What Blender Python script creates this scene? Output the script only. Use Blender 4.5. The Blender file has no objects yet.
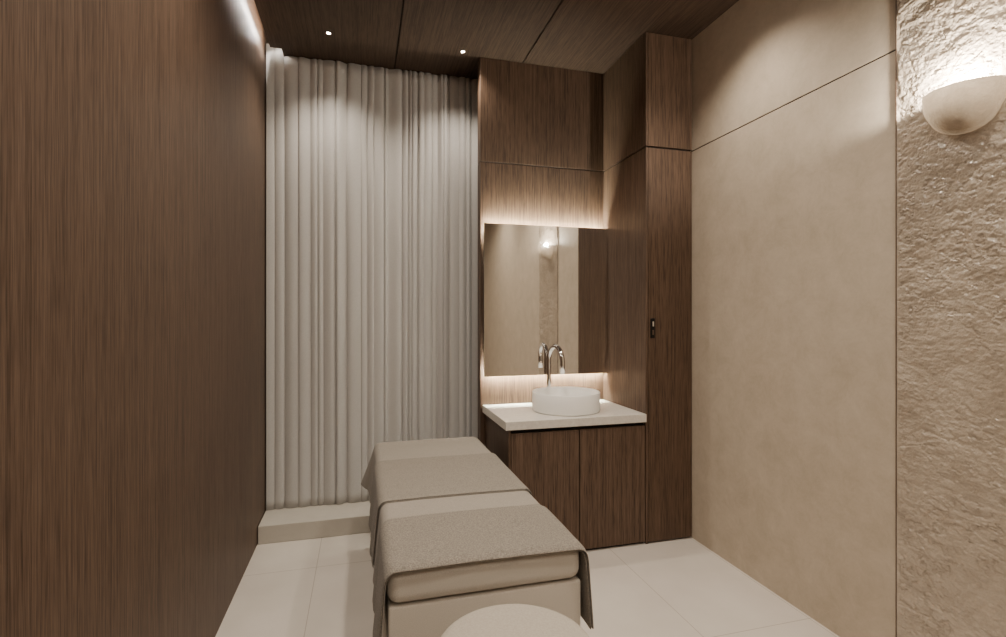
import bpy, bmesh, math, random, bisect
from mathutils import Vector, noise
random.seed(4)
S=bpy.context.scene
COL=S.collection
WL={}   # world locations

# ------------------------------------------------------------------ materials
def newmat(n):
    m=bpy.data.materials.new(n); m.use_nodes=True
    nt=m.node_tree; b=nt.nodes['Principled BSDF']; return m,nt,b
def N(nt,t,**k):
    n=nt.nodes.new(t)
    for a,v in k.items(): setattr(n,a,v)
    return n
def simple(n,c,r=.5,met=0,spec=.5):
    m,nt,b=newmat(n)
    tc=N(nt,'ShaderNodeNewGeometry'); no=N(nt,'ShaderNodeTexNoise'); no.inputs['Scale'].default_value=30
    nt.links.new(tc.outputs['Position'],no.inputs['Vector'])
    mr=N(nt,'ShaderNodeMapRange'); mr.inputs[3].default_value=max(0,r-.03); mr.inputs[4].default_value=min(1,r+.03)
    nt.links.new(no.outputs[0],mr.inputs[0]); nt.links.new(mr.outputs[0],b.inputs['Roughness'])
    b.inputs['Base Color'].default_value=(*c,1); b.inputs['Metallic'].default_value=met
    b.inputs['Specular IOR Level'].default_value=spec
    return m
def emis(n,c,s):
    m,nt,b=newmat(n); b.inputs['Base Color'].default_value=(*c,1)
    b.inputs['Emission Color'].default_value=(*c,1); b.inputs['Emission Strength'].default_value=s
    return m
def ramp(nt,stops):
    r=N(nt,'ShaderNodeValToRGB'); e=r.color_ramp.elements
    while len(e)<len(stops): e.new(.5)
    for i,(p,c) in enumerate(stops): e[i].position=p; e[i].color=(*c,1)
    return r
def wood(n,dark,mid,light,axis='Z',rough=.5):
    m,nt,b=newmat(n)
    g=N(nt,'ShaderNodeNewGeometry'); oi=N(nt,'ShaderNodeObjectInfo')
    mu=N(nt,'ShaderNodeMath',operation='MULTIPLY'); mu.inputs[1].default_value=7.3
    nt.links.new(oi.outputs['Random'],mu.inputs[0])
    ad=N(nt,'ShaderNodeVectorMath',operation='ADD')
    nt.links.new(g.outputs['Position'],ad.inputs[0]); nt.links.new(mu.outputs[0],ad.inputs[1])
    def layer(s,l,det,ro=.6):
        mp=N(nt,'ShaderNodeMapping')
        sc=[s,s,s]; sc['XYZ'.index(axis)]=l
        mp.inputs['Scale'].default_value=sc
        nt.links.new(ad.outputs[0],mp.inputs[0])
        no=N(nt,'ShaderNodeTexNoise'); no.inputs['Scale'].default_value=1; no.inputs['Detail'].default_value=det
        no.inputs['Roughness'].default_value=ro
        nt.links.new(mp.outputs[0],no.inputs['Vector']); return no
    a=layer(130,1.8,4,.7); c=layer(14,.4,3); f=layer(300,9,2)
    m1=N(nt,'ShaderNodeMix'); m1.data_type='FLOAT'; m1.inputs[0].default_value=.10
    nt.links.new(a.outputs[0],m1.inputs[2]); nt.links.new(c.outputs[0],m1.inputs[3])
    m2=N(nt,'ShaderNodeMix'); m2.data_type='FLOAT'; m2.inputs[0].default_value=.40
    nt.links.new(m1.outputs[0],m2.inputs[2]); nt.links.new(f.outputs[0],m2.inputs[3])
    r=ramp(nt,[(.40,dark),(.5,mid),(.60,light)])
    nt.links.new(m2.outputs[0],r.inputs[0]); nt.links.new(r.outputs[0],b.inputs['Base Color'])
    bp=N(nt,'ShaderNodeBump'); bp.inputs['Strength'].default_value=.08; bp.inputs['Distance'].default_value=.002
    nt.links.new(m2.outputs[0],bp.inputs['Height']); nt.links.new(bp.outputs[0],b.inputs['Normal'])
    b.inputs['Roughness'].default_value=rough; b.inputs['Specular IOR Level'].default_value=.28
    return m
M_wood=wood('wood_veneer',(.040,.0235,.0148),(.086,.0525,.0338),(.121,.077,.051))
M_woodw=wood('wood_wall',(.044,.0265,.0170),(.095,.0595,.0398),(.134,.088,.061))
M_woodc=wood('wood_ceiling',(.026,.0155,.0097),(.047,.0288,.0187),(.066,.042,.028),'Y',.65)
M_dark=simple('dark_gap',(.006,.004,.003),.8)

def plaster(n,c1,c2,sc=2.2,bump=.08,rough=.75,fine=12,dist=.01,trans=0,spec=.5):
    m,nt,b=newmat(n); g=N(nt,'ShaderNodeNewGeometry')
    no=N(nt,'ShaderNodeTexNoise'); no.inputs['Scale'].default_value=sc; no.inputs['Detail'].default_value=10; no.inputs['Roughness'].default_value=.78
    no.inputs['Distortion'].default_value=.3
    nt.links.new(g.outputs['Position'],no.inputs['Vector'])
    r=ramp(nt,[(.33,c1),(.67,c2)]); nt.links.new(no.outputs[0],r.inputs[0]); nt.links.new(r.outputs[0],b.inputs['Base Color'])
    n2=N(nt,'ShaderNodeTexNoise'); n2.inputs['Scale'].default_value=sc*fine; n2.inputs['Detail'].default_value=6
    nt.links.new(g.outputs['Position'],n2.inputs['Vector'])
    bp=N(nt,'ShaderNodeBump'); bp.inputs['Strength'].default_value=bump; bp.inputs['Distance'].default_value=dist
    nt.links.new(n2.outputs[0],bp.inputs['Height']); nt.links.new(bp.outputs[0],b.inputs['Normal'])
    b.inputs['Roughness'].default_value=rough; b.inputs['Specular IOR Level'].default_value=spec
    if trans:
        t=N(nt,'ShaderNodeBsdfTranslucent'); t.inputs[0].default_value=(1,.82,.62,1)
        mx=N(nt,'ShaderNodeMixShader'); mx.inputs[0].default_value=trans
        out=[x for x in nt.nodes if x.type=='OUTPUT_MATERIAL'][0]
        nt.links.new(b.outputs[0],mx.inputs[1]); nt.links.new(t.outputs[0],mx.inputs[2]); nt.links.new(mx.outputs[0],out.inputs[0])
    return m
M_plaster=plaster('beige_plaster',(.43,.36,.275),(.54,.462,.367),6,.05)
M_stone=plaster('rough_stone',(.355,.292,.225),(.505,.43,.345),8,.5,.15,8,.009,0,1.0)
M_counter=plaster('white_stone_top',(.55,.52,.475),(.68,.65,.60),45,.01,.3)
M_plinth=plaster('plinth_stone',(.46,.425,.375),(.52,.485,.43),4,.02,.6)
# floor tiles
def floor_mat():
    m,nt,b=newmat('floor_tile'); g=N(nt,'ShaderNodeNewGeometry')
    mp=N(nt,'ShaderNodeMapping'); mp.inputs['Location'].default_value=(.86,.35,0)
    nt.links.new(g.outputs['Position'],mp.inputs[0])
    br=N(nt,'ShaderNodeTexBrick'); br.offset=0; br.squash=1
    br.inputs['Scale'].default_value=1; br.inputs['Brick Width'].default_value=.6; br.inputs['Row Height'].default_value=1.2
    br.inputs['Mortar Size'].default_value=.0024; br.inputs['Mortar Smooth'].default_value=.2
    br.inputs['Color1'].default_value=(1,1,1,1); br.inputs['Color2'].default_value=(.98,.98,.98,1); br.inputs['Mortar'].default_value=(.70,.68,.65,1)
    nt.links.new(mp.outputs[0],br.inputs['Vector'])
    no=N(nt,'ShaderNodeTexNoise'); no.inputs['Scale'].default_value=3; no.inputs['Detail'].default_value=8
    nt.links.new(g.outputs['Position'],no.inputs['Vector'])
    r=ramp(nt,[(.3,(.60,.55,.495)),(.7,(.66,.61,.555))]); nt.links.new(no.outputs[0],r.inputs[0])
    mx=N(nt,'ShaderNodeMix'); mx.data_type='RGBA'; mx.blend_type='MULTIPLY'; mx.inputs[0].default_value=1
    nt.links.new(r.outputs[0],mx.inputs[6]); nt.links.new(br.outputs['Color'],mx.inputs[7])
    nt.links.new(mx.outputs[2],b.inputs['Base Color']); b.inputs['Roughness'].default_value=.26
    return m
M_floor=floor_mat()
def fabric(n,c,weave=350,bump=.25,rough=.9,lo=.78,hi=1.18):
    m,nt,b=newmat(n); g=N(nt,'ShaderNodeNewGeometry')
    no=N(nt,'ShaderNodeTexNoise'); no.inputs['Scale'].default_value=weave; no.inputs['Detail'].default_value=3
    nt.links.new(g.outputs['Position'],no.inputs['Vector'])
    r=ramp(nt,[(.3,tuple(x*lo for x in c)),(.7,tuple(min(1,x*hi) for x in c))])
    nt.links.new(no.outputs[0],r.inputs[0]); nt.links.new(r.outputs[0],b.inputs['Base Color'])
    bp=N(nt,'ShaderNodeBump'); bp.inputs['Strength'].default_value=bump; bp.inputs['Distance'].default_value=.003
    nt.links.new(no.outputs[0],bp.inputs['Height']); nt.links.new(bp.outputs[0],b.inputs['Normal'])
    b.inputs['Roughness'].default_value=rough; b.inputs['Sheen Weight'].default_value=.06
    return m
M_curtain=fabric('curtain_fabric',(.50,.487,.470),500,.08)
M_sheet=fabric('sheet_fabric',(.285,.256,.219),400,.1)
M_blanket=fabric('blanket_fabric',(.225,.200,.168),240,.4,.9,.68,1.26)
M_throw=fabric('throw_fabric',(.208,.184,.154),200,.5,.9,.62,1.32)
M_matt=fabric('mattress_cover',(.48,.44,.385),500,.05)
M_base=fabric('bed_base',(.49,.445,.385),500,.05)
M_seat=fabric('stool_fabric',(.39,.35,.295),200,.12,.9,.9,1.08)
M_ceramic=simple('white_ceramic',(.88,.87,.84),.12)
M_chrome=simple('chrome',(.96,.98,1),.04,1)
M_black=simple('black_metal',(.015,.015,.015),.35,.6)
M_trim=simple('bronze_trim',(.09,.055,.035),.5)
M_mirror=simple('mirror_glass',(.96,.96,.94),.03,1)
M_lampw=plaster('lamp_plaster',(.25,.20,.148),(.43,.36,.275),14,.5,.35,4,.008,.006)
M_led=emis('led_warm',(1,.98,.80),700)
M_cove=emis('led_cove',(1,.90,.78),60)
M_bulb=emis('bulb_warm',(1,.88,.70),120)
M_lens=emis('downlight_lens',(1,.93,.82),60)

# ------------------------------------------------------------------ builders
def obj_from_bm(bm,name,mat,loc,parent=None,smooth=False):
    me=bpy.data.meshes.new(name); bm.to_mesh(me); bm.free()
    o=bpy.data.objects.new(name,me); COL.objects.link(o)
    if mat: me.materials.append(mat)
    if smooth:
        for p in me.polygons: p.use_smooth=True
    place(o,loc,parent); return o
def place(o,loc,parent):
    WL[o.name]=Vector(loc)
    if parent: o.parent=parent; o.location=Vector(loc)-WL[parent.name]
    else: o.location=loc
def root(name,loc,label,cat,group=None):
    e=bpy.data.objects.new(name,None); e.empty_display_size=.1; COL.objects.link(e); place(e,loc,None)
    e['label']=label; e['category']=cat
    if group: e['group']=group
    return e
def tag(o,label,cat): o['label']=label; o['category']=cat; return o
def struct(o): o['kind']='structure'; return o
def addbox(bm,x0,x1,y0,y1,z0,z1):
    r=bmesh.ops.create_cube(bm,size=1)
    for v in r['verts']:
        v.co=Vector(((x0+x1)/2+v.co.x*(x1-x0),(y0+y1)/2+v.co.y*(y1-y0),(z0+z1)/2+v.co.z*(z1-z0)))
def boxes(name,lst,mat,parent=None,bevel=0,seg=2,smooth=False):
    xs=[b[0] for b in lst]+[b[1] for b in lst]; ys=[b[2] for b in lst]+[b[3] for b in lst]; zs=[b[4] for b in lst]
    c=Vector(((min(xs)+max(xs))/2,(min(ys)+max(ys))/2,min(zs)))
    bm=bmesh.new()
    for b in lst: addbox(bm,b[0]-c.x,b[1]-c.x,b[2]-c.y,b[3]-c.y,b[4]-c.z,b[5]-c.z)
    if bevel: bmesh.ops.bevel(bm,geom=bm.edges[:],offset=bevel,segments=seg,profile=.5,affect='EDGES')
    return obj_from_bm(bm,name,mat,c,parent,smooth)
def lathe(name,prof,mat,loc,parent=None,seg=64,a0=0,a1=2*math.pi,ext=0,rough=0):
    bm=bmesh.new(); full=abs(a1-a0-2*math.pi)<1e-6; rows=[]
    n=seg if full else seg+1
    for i in range(n):
        a=a0+(a1-a0)*i/seg; row=[]
        for r,z in prof:
            k=1+(rough*noise.noise(Vector((math.cos(a)*2.2,math.sin(a)*2.2,z*18))) if rough else 0)
            row.append(bm.verts.new((r*k*math.cos(a),r*k*math.sin(a),z)))
        rows.append(row)
    for i in range(seg):
        A=rows[i]; B=rows[(i+1)%n]
        for j in range(len(prof)-1): bm.faces.new((A[j],B[j],B[j+1],A[j+1]))
    if ext:
        for A in (rows[0],rows[-1]):
            B=[bm.verts.new(v.co+Vector((ext,0,0))) for v in A]
            for j in range(len(prof)-1): bm.faces.new((A[j],A[j+1],B[j+1],B[j]))
    bmesh.ops.remove_doubles(bm,verts=bm.verts[:],dist=1e-5)
    bmesh.ops.recalc_face_normals(bm,faces=bm.faces[:])
    return obj_from_bm(bm,name,mat,loc,parent,True)
def tube(name,pts,rad,mat,loc,parent,seg=16):
    bm=bmesh.new(); rings=[]; P=[Vector(p) for p in pts]; L=len(P)
    for i,p in enumerate(P):
        t=(P[min(i+1,L-1)]-P[max(i-1,0)]).normalized()
        u=Vector((1,0,0)) if abs(t.x)<.9 else Vector((0,1,0))
        b=t.cross(u).normalized(); u=b.cross(t)
        r=rad[i] if isinstance(rad,list) else rad
        rings.append([bm.verts.new(p+u*r*math.cos(2*math.pi*k/seg)+b*r*math.sin(2*math.pi*k/seg)) for k in range(seg)])
    for a,b in zip(rings,rings[1:]):
        for k in range(seg): bm.faces.new((a[k],a[(k+1)%seg],b[(k+1)%seg],b[k]))
    bm.faces.new(rings[0]); bm.faces.new(rings[-1])
    bmesh.ops.recalc_face_normals(bm,faces=bm.faces[:])
    return obj_from_bm(bm,name,mat,loc,parent,True)

XL,XR,H,YB,YF=-.66,2.155,3.37,4.10,-2.3
# ------------------------------------------------------------------ shell
struct(boxes('floor',[(XL-.1,XR+.1,YF-.1,YB+.1,-.1,0)],M_floor))
struct(boxes('wall_left',[(XL-.1,XL,YF,YB,0,3.55)],M_woodw))
struct(boxes('wall_back',[(XL-.1,XR+.1,YB,YB+.1,0,3.55)],M_plaster))
struct(boxes('wall_front',[(XL-.1,XR+.1,YF-.1,YF,0,3.55)],M_plaster))
struct(boxes('wall_right',[(XR,XR+.1,1.630,YB,0,2.611),(XR,XR+.1,1.630,YB,2.619,3.55),
                           (XR,XR+.1,YF,1.0,0,3.55)],M_plaster))
struct(boxes('trim_1',[(XR+.006,XR+.09,1.63,YB,2.609,2.621)],M_dark))
struct(boxes('trim_2',[(XR-.006,XR+.05,1.626,1.630,0,H)],M_trim))
# ceiling: panels with shadow joints, slot along the left wall
g=.005
cps=[]
for a,b in ((-.54,.24),(.24,1.147),(1.147,XR)):
    cps.append((a+(g if a>-.5 else 0),b-g if b<2 else b,YF,YB,H,H+.02))
cps.append((-.614,-.54,YF,3.87,H,H+.012))
struct(boxes('ceiling',cps,M_woodc))
struct(boxes('ceiling_void',[(XL-.1,XR+.1,YF-.1,YB+.1,3.55,3.6)],M_dark))
struct(boxes('trim_3',[(.22,.26,YF,YB,H+.021,H+.03)],M_dark))
struct(boxes('trim_4',[(1.127,1.167,YF,YB,H+.021,H+.03)],M_dark))
# rough stone wall section (real relief)
bm=bmesh.new(); ny,nz=240,1150; Y0,Y1=1.0,1.6255; vs=[]
for j in range(nz+1):
    row=[]
    for i in range(ny+1):
        y=Y0+(Y1-Y0)*i/ny; z=H*j/nz
        p=Vector((y*4.6,z*7.2,.3))
        q=p+Vector((noise.noise(p*.6)*.8,noise.noise(p*.6+Vector((5,3,1)))*.8,0))
        mask=.3+.7*max(0,min(1,.5+1.8*noise.noise(p*.5+Vector((9,2,7)))))
        h=noise.fractal(q*.7,.6,2.1,8)*.0060
        s=noise.noise(q*.8+Vector((1,8,2)))*1.9+noise.fractal(p*2.8,.55,2.2,7)*.75
        fr=s-math.floor(s); h+=(fr**2.2)*-.0048*mask
        rd=1-abs(noise.noise(q*.9))*2.0
        h-=max(0,rd-.95)*.045*mask
        h+=noise.fractal(Vector((y*40,z*58,4)),.6,2.2,3)*.0012
        e=min(1,(Y1-y)/.01)
        row.append(bm.verts.new((-h*e-.005,y-1.3,z)))
    vs.append(row)
for j in range(nz):
    for i in range(ny): bm.faces.new((vs[j][i],vs[j][i+1],vs[j+1][i+1],vs[j+1][i]))
bmesh.ops.recalc_face_normals(bm,faces=bm.faces[:])
bm.faces.ensure_lookup_table()
if bm.faces[0].normal.x>0: bmesh.ops.reverse_faces(bm,faces=bm.faces[:])
stone=struct(obj_from_bm(bm,'wall_right_stone',M_stone,(XR,1.3,0),None,True))
struct(boxes('wall_right_backing',[(XR+.02,XR+.1,.99,1.64,0,3.55)],M_plaster))

def light(kind,name,loc,e,col,parent=None,**k):
    l=bpy.data.lights.new(name,kind); l.energy=e; l.color=col
    for a,v in k.items(): setattr(l,a,v)
    o=bpy.data.objects.new(name,l); COL.objects.link(o); place(o,loc,parent); return o
# cove led lying on the edge of the ceiling panel, washing the wood wall
cl=boxes('light_strip',[(-.600,-.588,-.2,3.86,H+.0125,H+.020)],M_cove)
tag(cl,'slim warm LED strip in the ceiling slot beside wood wall','light strip')
al=light('AREA','strip_glow',(-.606,1.85,H+.034),90,(1,.93,.84),cl,shape='RECTANGLE',size=.014,size_y=4.0)
al.rotation_euler=(0,math.radians(-30),0)

# ------------------------------------------------------------------ plinth + curtain
pl=boxes('plinth',[(XL+.004,1.1,3.667,YB-.002,.001,.12)],M_plinth,bevel=.004)
tag(pl,'low beige stone plinth beneath the curtain','plinth')
CX1=1.02
rs=random.Random(5); edges=[-.70]
while edges[-1]<CX1+.1: edges.append(edges[-1]+rs.choice((.030,.045,.06,.08,.105))*rs.uniform(.9,1.1))
depth=[rs.uniform(.4,1.1) for _ in edges]
yoff=[rs.uniform(-.010,.010) for _ in edges]
pw=[rs.uniform(.3,.7) for _ in edges]
lean=[rs.uniform(-.9,.9) for _ in edges]
def pleat(x,z):
    x+=.002*math.sin(z*.9+x*5)
    k=bisect.bisect_right(edges,x)-1; k=max(0,min(k,len(edges)-2))
    w=edges[k+1]-edges[k]; t=(x-edges[k])/w
    d=depth[k]*(1-t)+depth[k+1]*t
    bul=math.sin(math.pi*t)**pw[k]*(1+lean[k]*(t-.5)*2)
    return .012+yoff[k]*(1-t)+yoff[k+1]*t-.027*d*bul*(.94+.06*math.sin(z*1.1+k))
bm=bmesh.new(); nx,nz=1300,50; rows=[]
for j in range(nz+1):
    z=.1215+(3.365-.1215)*j/nz; row=[]
    for i in range(nx+1):
        x=-.652+(CX1+.652)*i/nx
        zz=z if x>-.545 else .1215+(3.43-.1215)*j/nz
        row.append(bm.verts.new((x-.18,pleat(x,z),zz-.1215)))
    rows.append(row)
for j in range(nz):
    for i in range(nx): bm.faces.new((rows[j][i],rows[j][i+1],rows[j+1][i+1],rows[j+1][i]))
bmesh.ops.smooth_vert(bm,verts=bm.verts[:],factor=.5,use_axis_x=False,use_axis_y=True,use_axis_z=False)
cu=obj_from_bm(bm,'curtain',M_curtain,(.18,3.955,.1215),None,True)
tag(cu,'full-height off-white pleated curtain hanging behind the bed','curtain')
md=cu.modifiers.new('s','SOLIDIFY'); md.thickness=.002

# ------------------------------------------------------------------ niche panelling
wp=root('wall_panelling',(1.31,3.66,0),'dark brown wood veneer wall panelling behind mirror and basin','panelling')
boxes('panel_body',[(.835,1.796,3.632,3.695,.125,H-.001)],M_dark,wp)
boxes('front_panel',[(.826,1.798,3.612,3.632,.125,2.611)],M_wood,wp,.001,1)
boxes('front_panel',[(.826,1.798,3.612,3.632,2.619,H-.002)],M_wood,wp,.001,1)
boxes('side_panel',[(.826,.835,3.633,3.70,.125,2.611)],M_wood,wp)
boxes('side_panel',[(.826,.835,3.633,3.70,2.619,H-.002)],M_wood,wp)

# tall cabinet
tc=root('tall_cabinet',(1.975,3.5,0),'tall dark wood veneer cabinet reaching the ceiling','cabinet')
boxes('body',[(1.815,XR-.004,3.022,YB-.004,.001,H-.002)],M_dark,tc)
boxes('side_panel',[(1.80,1.815,3.0,YB-.006,.003,2.609)],M_woodw,tc,.001,1)
boxes('side_panel',[(1.80,1.815,3.0,YB-.006,2.621,H-.003)],M_woodw,tc,.001,1)
d1=boxes('door',[(1.818,XR-.007,3.0,3.020,.012,2.609)],M_wood,tc,.001,1)
boxes('door',[(1.818,XR-.007,3.0,3.020,2.621,H-.003)],M_wood,tc,.001,1)
hd=boxes('handle',[(1.832,1.862,2.990,3.0,1.355,1.485)],M_black,d1,.003,2)
hd['label']='small black recessed pull handle'
boxes('handle_inset',[(1.842,1.852,2.987,2.990,1.376,1.408)],M_trim,hd)
boxes('handle_inset',[(1.842,1.852,2.987,2.990,1.432,1.464)],M_chrome,hd)

# vanity
vc=root('vanity_cabinet',(1.33,3.3,0),'low dark wood vanity cabinet with two flat doors','cabinet')
boxes('body',[(.875,1.796,3.022,3.608,.001,.801)],M_dark,vc)
boxes('side_panel',[(.862,.875,3.0,3.608,.001,.801)],M_wood,vc,.001,1)
boxes('door',[(.878,1.326,3.0,3.020,.018,.780)],M_woodw,vc,.0015,1)
boxes('door',[(1.332,1.794,3.0,3.020,.018,.780)],M_woodw,vc,.0015,1)
ct=boxes('countertop',[(.840,1.797,2.985,3.609,.805,.858)],M_counter,None,.003,2)
tag(ct,'off-white speckled stone countertop on the wood vanity','countertop')

# basin
bs=root('sink',(1.345,3.265,.859),'round white ceramic vessel basin on the stone countertop','sink')
R=.230;h=.128
prof=[(0,0),(R-.006,0),(R-.001,.003),(R,.008),(R,h-.003),(R-.002,h-.0005),(R-.004,h),(R-.006,h-.0005),(R-.008,h-.003),
      (R-.010,.05),(R-.026,.026),(R-.08,.018),(.03,.014),(0,.014)]
lathe('basin',prof,M_ceramic,(1.345,3.265,.859),bs,96)
lathe('drain',[(0,0),(.024,0),(.026,.003),(.02,.005),(0,.005)],M_chrome,(1.345,3.265,.8735),bs,32)
# faucet
fx,fy=1.316,3.520
fc=root('faucet',(fx,fy,.859),'tall chrome gooseneck faucet behind the round basin','faucet')
lathe('base',[(0,0),(.025,0),(.025,.008),(.021,.012),(0,.012)],M_chrome,(fx,fy,.859),fc,32)
rr=.10
pts=[(0,0,.01),(0,0,.15),(0,0,.28),(0,0,.325)]
for k in range(1,19):
    a=math.pi*k/18; pts.append((.026*k/18,-rr+rr*math.cos(a),.325+rr*math.sin(a)))
pts+= [(.026,-2*rr,.30),(.026,-2*rr,.24)]
tube('spout',pts,.0175,M_chrome,(fx,fy,.859),fc,20)

# mirror
mr=root('mirror',(1.318,3.58,1.068),'large rectangular backlit frameless mirror on wood panelling','mirror')
boxes('mirror_glass',[(.838,1.796,3.546,3.550,1.068,2.162)],M_mirror,mr)
boxes('mirror_back',[(.840,1.794,3.550,3.562,1.070,2.160)],M_black,mr)
boxes('mounting_rail',[(.90,1.74,3.562,3.611,1.15,1.18)],M_black,mr)
boxes('mounting_rail',[(.90,1.74,3.562,3.611,2.05,2.08)],M_black,mr)
boxes('light_strip',[(.86,1.785,3.563,3.573,2.134,2.142)],M_led,mr)
boxes('light_strip',[(.86,1.785,3.563,3.573,1.088,1.096)],M_led,mr)

# ------------------------------------------------------------------ massage bed
bx0,bx1,by0,by1,bz=.08,.760,1.69,3.43,.68
mb=root('massage_bed',(.41,2.56,0),'beige upholstered massage bed with padded mattress top','bed')
boxes('base',[(bx0+.003,bx1,by0+.012,by1-.02,.03,.552)],M_base,mb,.008,3,True)
boxes('plinth_base',[(bx0+.05,bx1-.05,by0+.06,by1-.06,.001,.03)],M_dark,mb)
mt=boxes('mattress',[(bx0,bx1,by0,by1,.556,bz)],M_matt,mb,.040,8,True)

def wv(y,side):
    return .006*math.sin(2*math.pi*y/.33+side*1.3)+.003*math.sin(2*math.pi*y/.15+side*2+.5)+.0015*math.sin(2*math.pi*y/.071)
def drape(name,y0,y1,off,hemL,hemR,mat,label=None,cat=None,front=False,thick=.004,farflare=False,flR=.004,parent=None):
    cx=(bx0+bx1)/2; hw=(bx1-bx0)/2+.002+off; r=.038; zt=bz+off+.002
    P=[] # (x,z,nx,t)
    nh=14
    for k in range(nh): 
        t=1-k/nh; P.append((-hw,zt-r,-1,t))
    for k in range(7):
        a=math.pi/2*k/6; P.append((-hw+r-r*math.cos(a),zt-r+r*math.sin(a),0,0))
    for k in range(1,24): P.append((-hw+r+(2*hw-2*r)*k/24,zt,0,0))
    for k in range(7):
        a=math.pi/2*(1-k/6); P.append((hw-r+r*math.cos(a),zt-r+r*math.sin(a),0,0))
    for k in range(1,nh+1): P.append((hw,zt-r,1,k/nh))
    n=max(30,int((y1-y0)/.012)); bm=bmesh.new(); rows=[]
    c=Vector((cx,(y0+y1)/2,zt))
    for j in range(n+1):
        y=y0+(y1-y0)*j/n; row=[]
        for (x,z,s,t) in P:
            X,Yv,Z=x,y,z
            if s:
                hem=hemL if s<0 else hemR
                hem+=.006*math.sin(y*7+s)
                Z=z-(z-hem)*t
                fl=(.016 if s<0 else flR)
                if s<0: fl+=.055*max(0,(y-3.155)/.3)**1.5
                amp=1 if s<0 else .5
                X=x+s*(fl*t+(wv(y,s)+.014)*t**.8*.7*amp)
            else:
                Z+=.0015*noise.noise(Vector((x*5,y*6,1)))+.0010*noise.noise(Vector((x*14,y*17,3)))
            if farflare:
                f=max(0,(y-(by1-.045))/(y1-by1+.045)); Z-=.03*f*f*(1-t)
            if front and t==0:
                f=max(0,1-(y-y0)/.035); Z-=.012*f*f
            Yv+=.004*math.sin(x*8+2)
            row.append(bm.verts.new((X,Yv-c.y,Z-c.z)))
        rows.append(row)
    for a,b in zip(rows,rows[1:]):
        for k in range(len(P)-1): bm.faces.new((a[k],a[k+1],b[k+1],b[k]))
    bmesh.ops.recalc_face_normals(bm,faces=bm.faces[:])
    if sum(f.normal.z*f.calc_area() for f in bm.faces)<0: bmesh.ops.reverse_faces(bm,faces=bm.faces[:])
    o=obj_from_bm(bm,name,mat,(cx,c.y,c.z),parent,True)
    m=o.modifiers.new('s','SOLIDIFY'); m.thickness=thick; m.offset=1
    m=o.modifiers.new('u','SUBSURF'); m.levels=1; m.render_levels=1
    if label: tag(o,label,cat)
    return o
drape('bed_sheet',2.108,3.455,.002,.415,.415,M_sheet,'light beige sheet draped over the massage bed','sheet',farflare=True,thick=.002)
bl=drape('blanket',2.290,2.94,.0090,.405,.405,M_blanket,'folded taupe blanket lying across the middle of bed','blanket',thick=.003)
drape('folded_layer',2.285,2.955,.0055,.402,.402,M_blanket,thick=.002,parent=bl)
tb=drape('throw_blanket',1.670,2.070,.0080,.38,.385,M_throw,'darker taupe woven throw hanging over bed foot','blanket',front=True,thick=.004,flR=.014)
drape('folded_layer',1.677,2.104,.0025,.375,.380,M_throw,front=True,thick=.005,flR=.014,parent=tb)

# ------------------------------------------------------------------ stool
sx,sy=.405,1.34
st=root('stool',(sx,sy,0),'round beige upholstered stool beside the bed foot','stool')
Rs=.226
prof=[(0,.515),(Rs-.02,.515),(Rs-.006,.52),(Rs,.535),(Rs+.002,.56),(Rs-.002,.582),(Rs-.012,.595),(Rs-.03,.601),(Rs-.1,.603),(0,.603)]
lathe('seat',prof,M_seat,(sx,sy,0),st,96)
lathe('seat_ring',[(0,.49),(Rs-.02,.49),(Rs-.02,.514),(0,.514)],M_wood,(sx,sy,0),st,64)
for k in range(4):
    a=math.pi/4+k*math.pi/2; c,s=math.cos(a),math.sin(a)
    tube('leg',[(c*.19,s*.19,.001),(c*.15,s*.15,.49)],[.012,.017],M_wood,(sx,sy,0),st,16)

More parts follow.
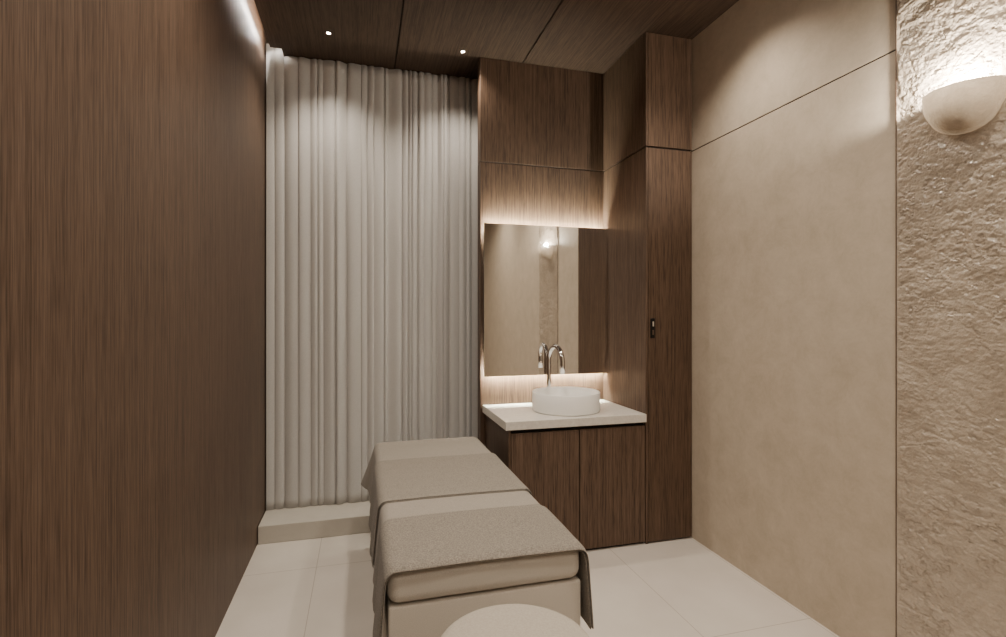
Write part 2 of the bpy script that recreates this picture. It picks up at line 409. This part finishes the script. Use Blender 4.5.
# ------------------------------------------------------------------ wall lamp
ly,lz=1.365,2.325
wl=root('wall_lamp',(XR,ly,lz),'beige plaster half-bowl uplight on rough stone wall','wall lamp')
Rw=.127; prof=[]
for k in range(33):
    a=math.pi/2*k/32; prof.append((Rw*math.sin(a)**.8 if k else 0,-.150*math.cos(a)))
lathe('lamp_shade',prof,M_lampw,(XR-.014,ly,lz),wl,72,math.pi/2,3*math.pi/2,ext=.018,rough=.05)
lathe('bulb_holder',[(0,0),(.02,0),(.02,.05),(0,.05)],M_black,(XR-.055,ly,lz-.11),wl,24)
lathe('bulb',[(0,-.022),(.016,-.016),(.022,0),(.016,.016),(0,.022)],M_bulb,(XR-.055,ly,lz-.036),wl,24)
light('POINT','lamp_glow',(XR-.046,ly,lz+.006),72,(1,.90,.76),wl,shadow_soft_size=.022)

# ------------------------------------------------------------------ downlights and added fill lights
WARM=(1,.875,.73)
def downlight(x,y,e,ang,blend=.9,soft=.03):  # builds the curtain and wall downlights, and the added unseen fill lights
    r=root('downlight',(x,y,H-.004),'small round ceiling downlight or added fill light, lit','downlight','recessed ceiling downlights')
    lathe('trim_ring',[(.013,0),(.019,-.003),(.021,0),(.021,.004),(.013,.004),(.013,0)],M_trim,(x,y,H-.004),r,32)
    lathe('lens',[(0,0),(.013,0)],M_lens,(x,y,H-.003),r,24)
    light('SPOT','spot',(x,y,H-.02),e,WARM,r,spot_size=math.radians(ang),spot_blend=blend,shadow_soft_size=soft)
downlight(-.21,3.57,50,120,.9)
downlight(.69,3.57,50,120,.9)
for (x,y) in ((1.72,2.35),(1.72,.9)): downlight(x,y,72,120,.8,.05)
for (x,y) in ((.69,2.2),(-.21,2.0)): downlight(x,y,86,150,1,.08)  # added fill lights over the bed, out of view, for soft ambient
for (x,y) in ((-.21,.7),(.69,.7),(.69,-.9),(-.21,-.9)): downlight(x,y,78,165,1,.12)  # more added fill, unseen, around and behind the camera
downlight(1.55,-.5,130,165,1,.12)  # added fill, unseen, brightening the wall reflected in the mirror

w=bpy.data.worlds.new('w'); S.world=w; w.use_nodes=True
w.node_tree.nodes['Background'].inputs[0].default_value=(.9,.8,.7,1); w.node_tree.nodes['Background'].inputs[1].default_value=.1

cam=bpy.data.cameras.new('camera'); co=bpy.data.objects.new('camera',cam); COL.objects.link(co)
co.location=(0,0,1.5); co.rotation_euler=(math.radians(90),0,math.radians(-15.4))
cam.sensor_width=36; cam.lens=36*513/1006; cam.shift_y=-2.5/1006; cam.clip_start=.02
S.camera=co
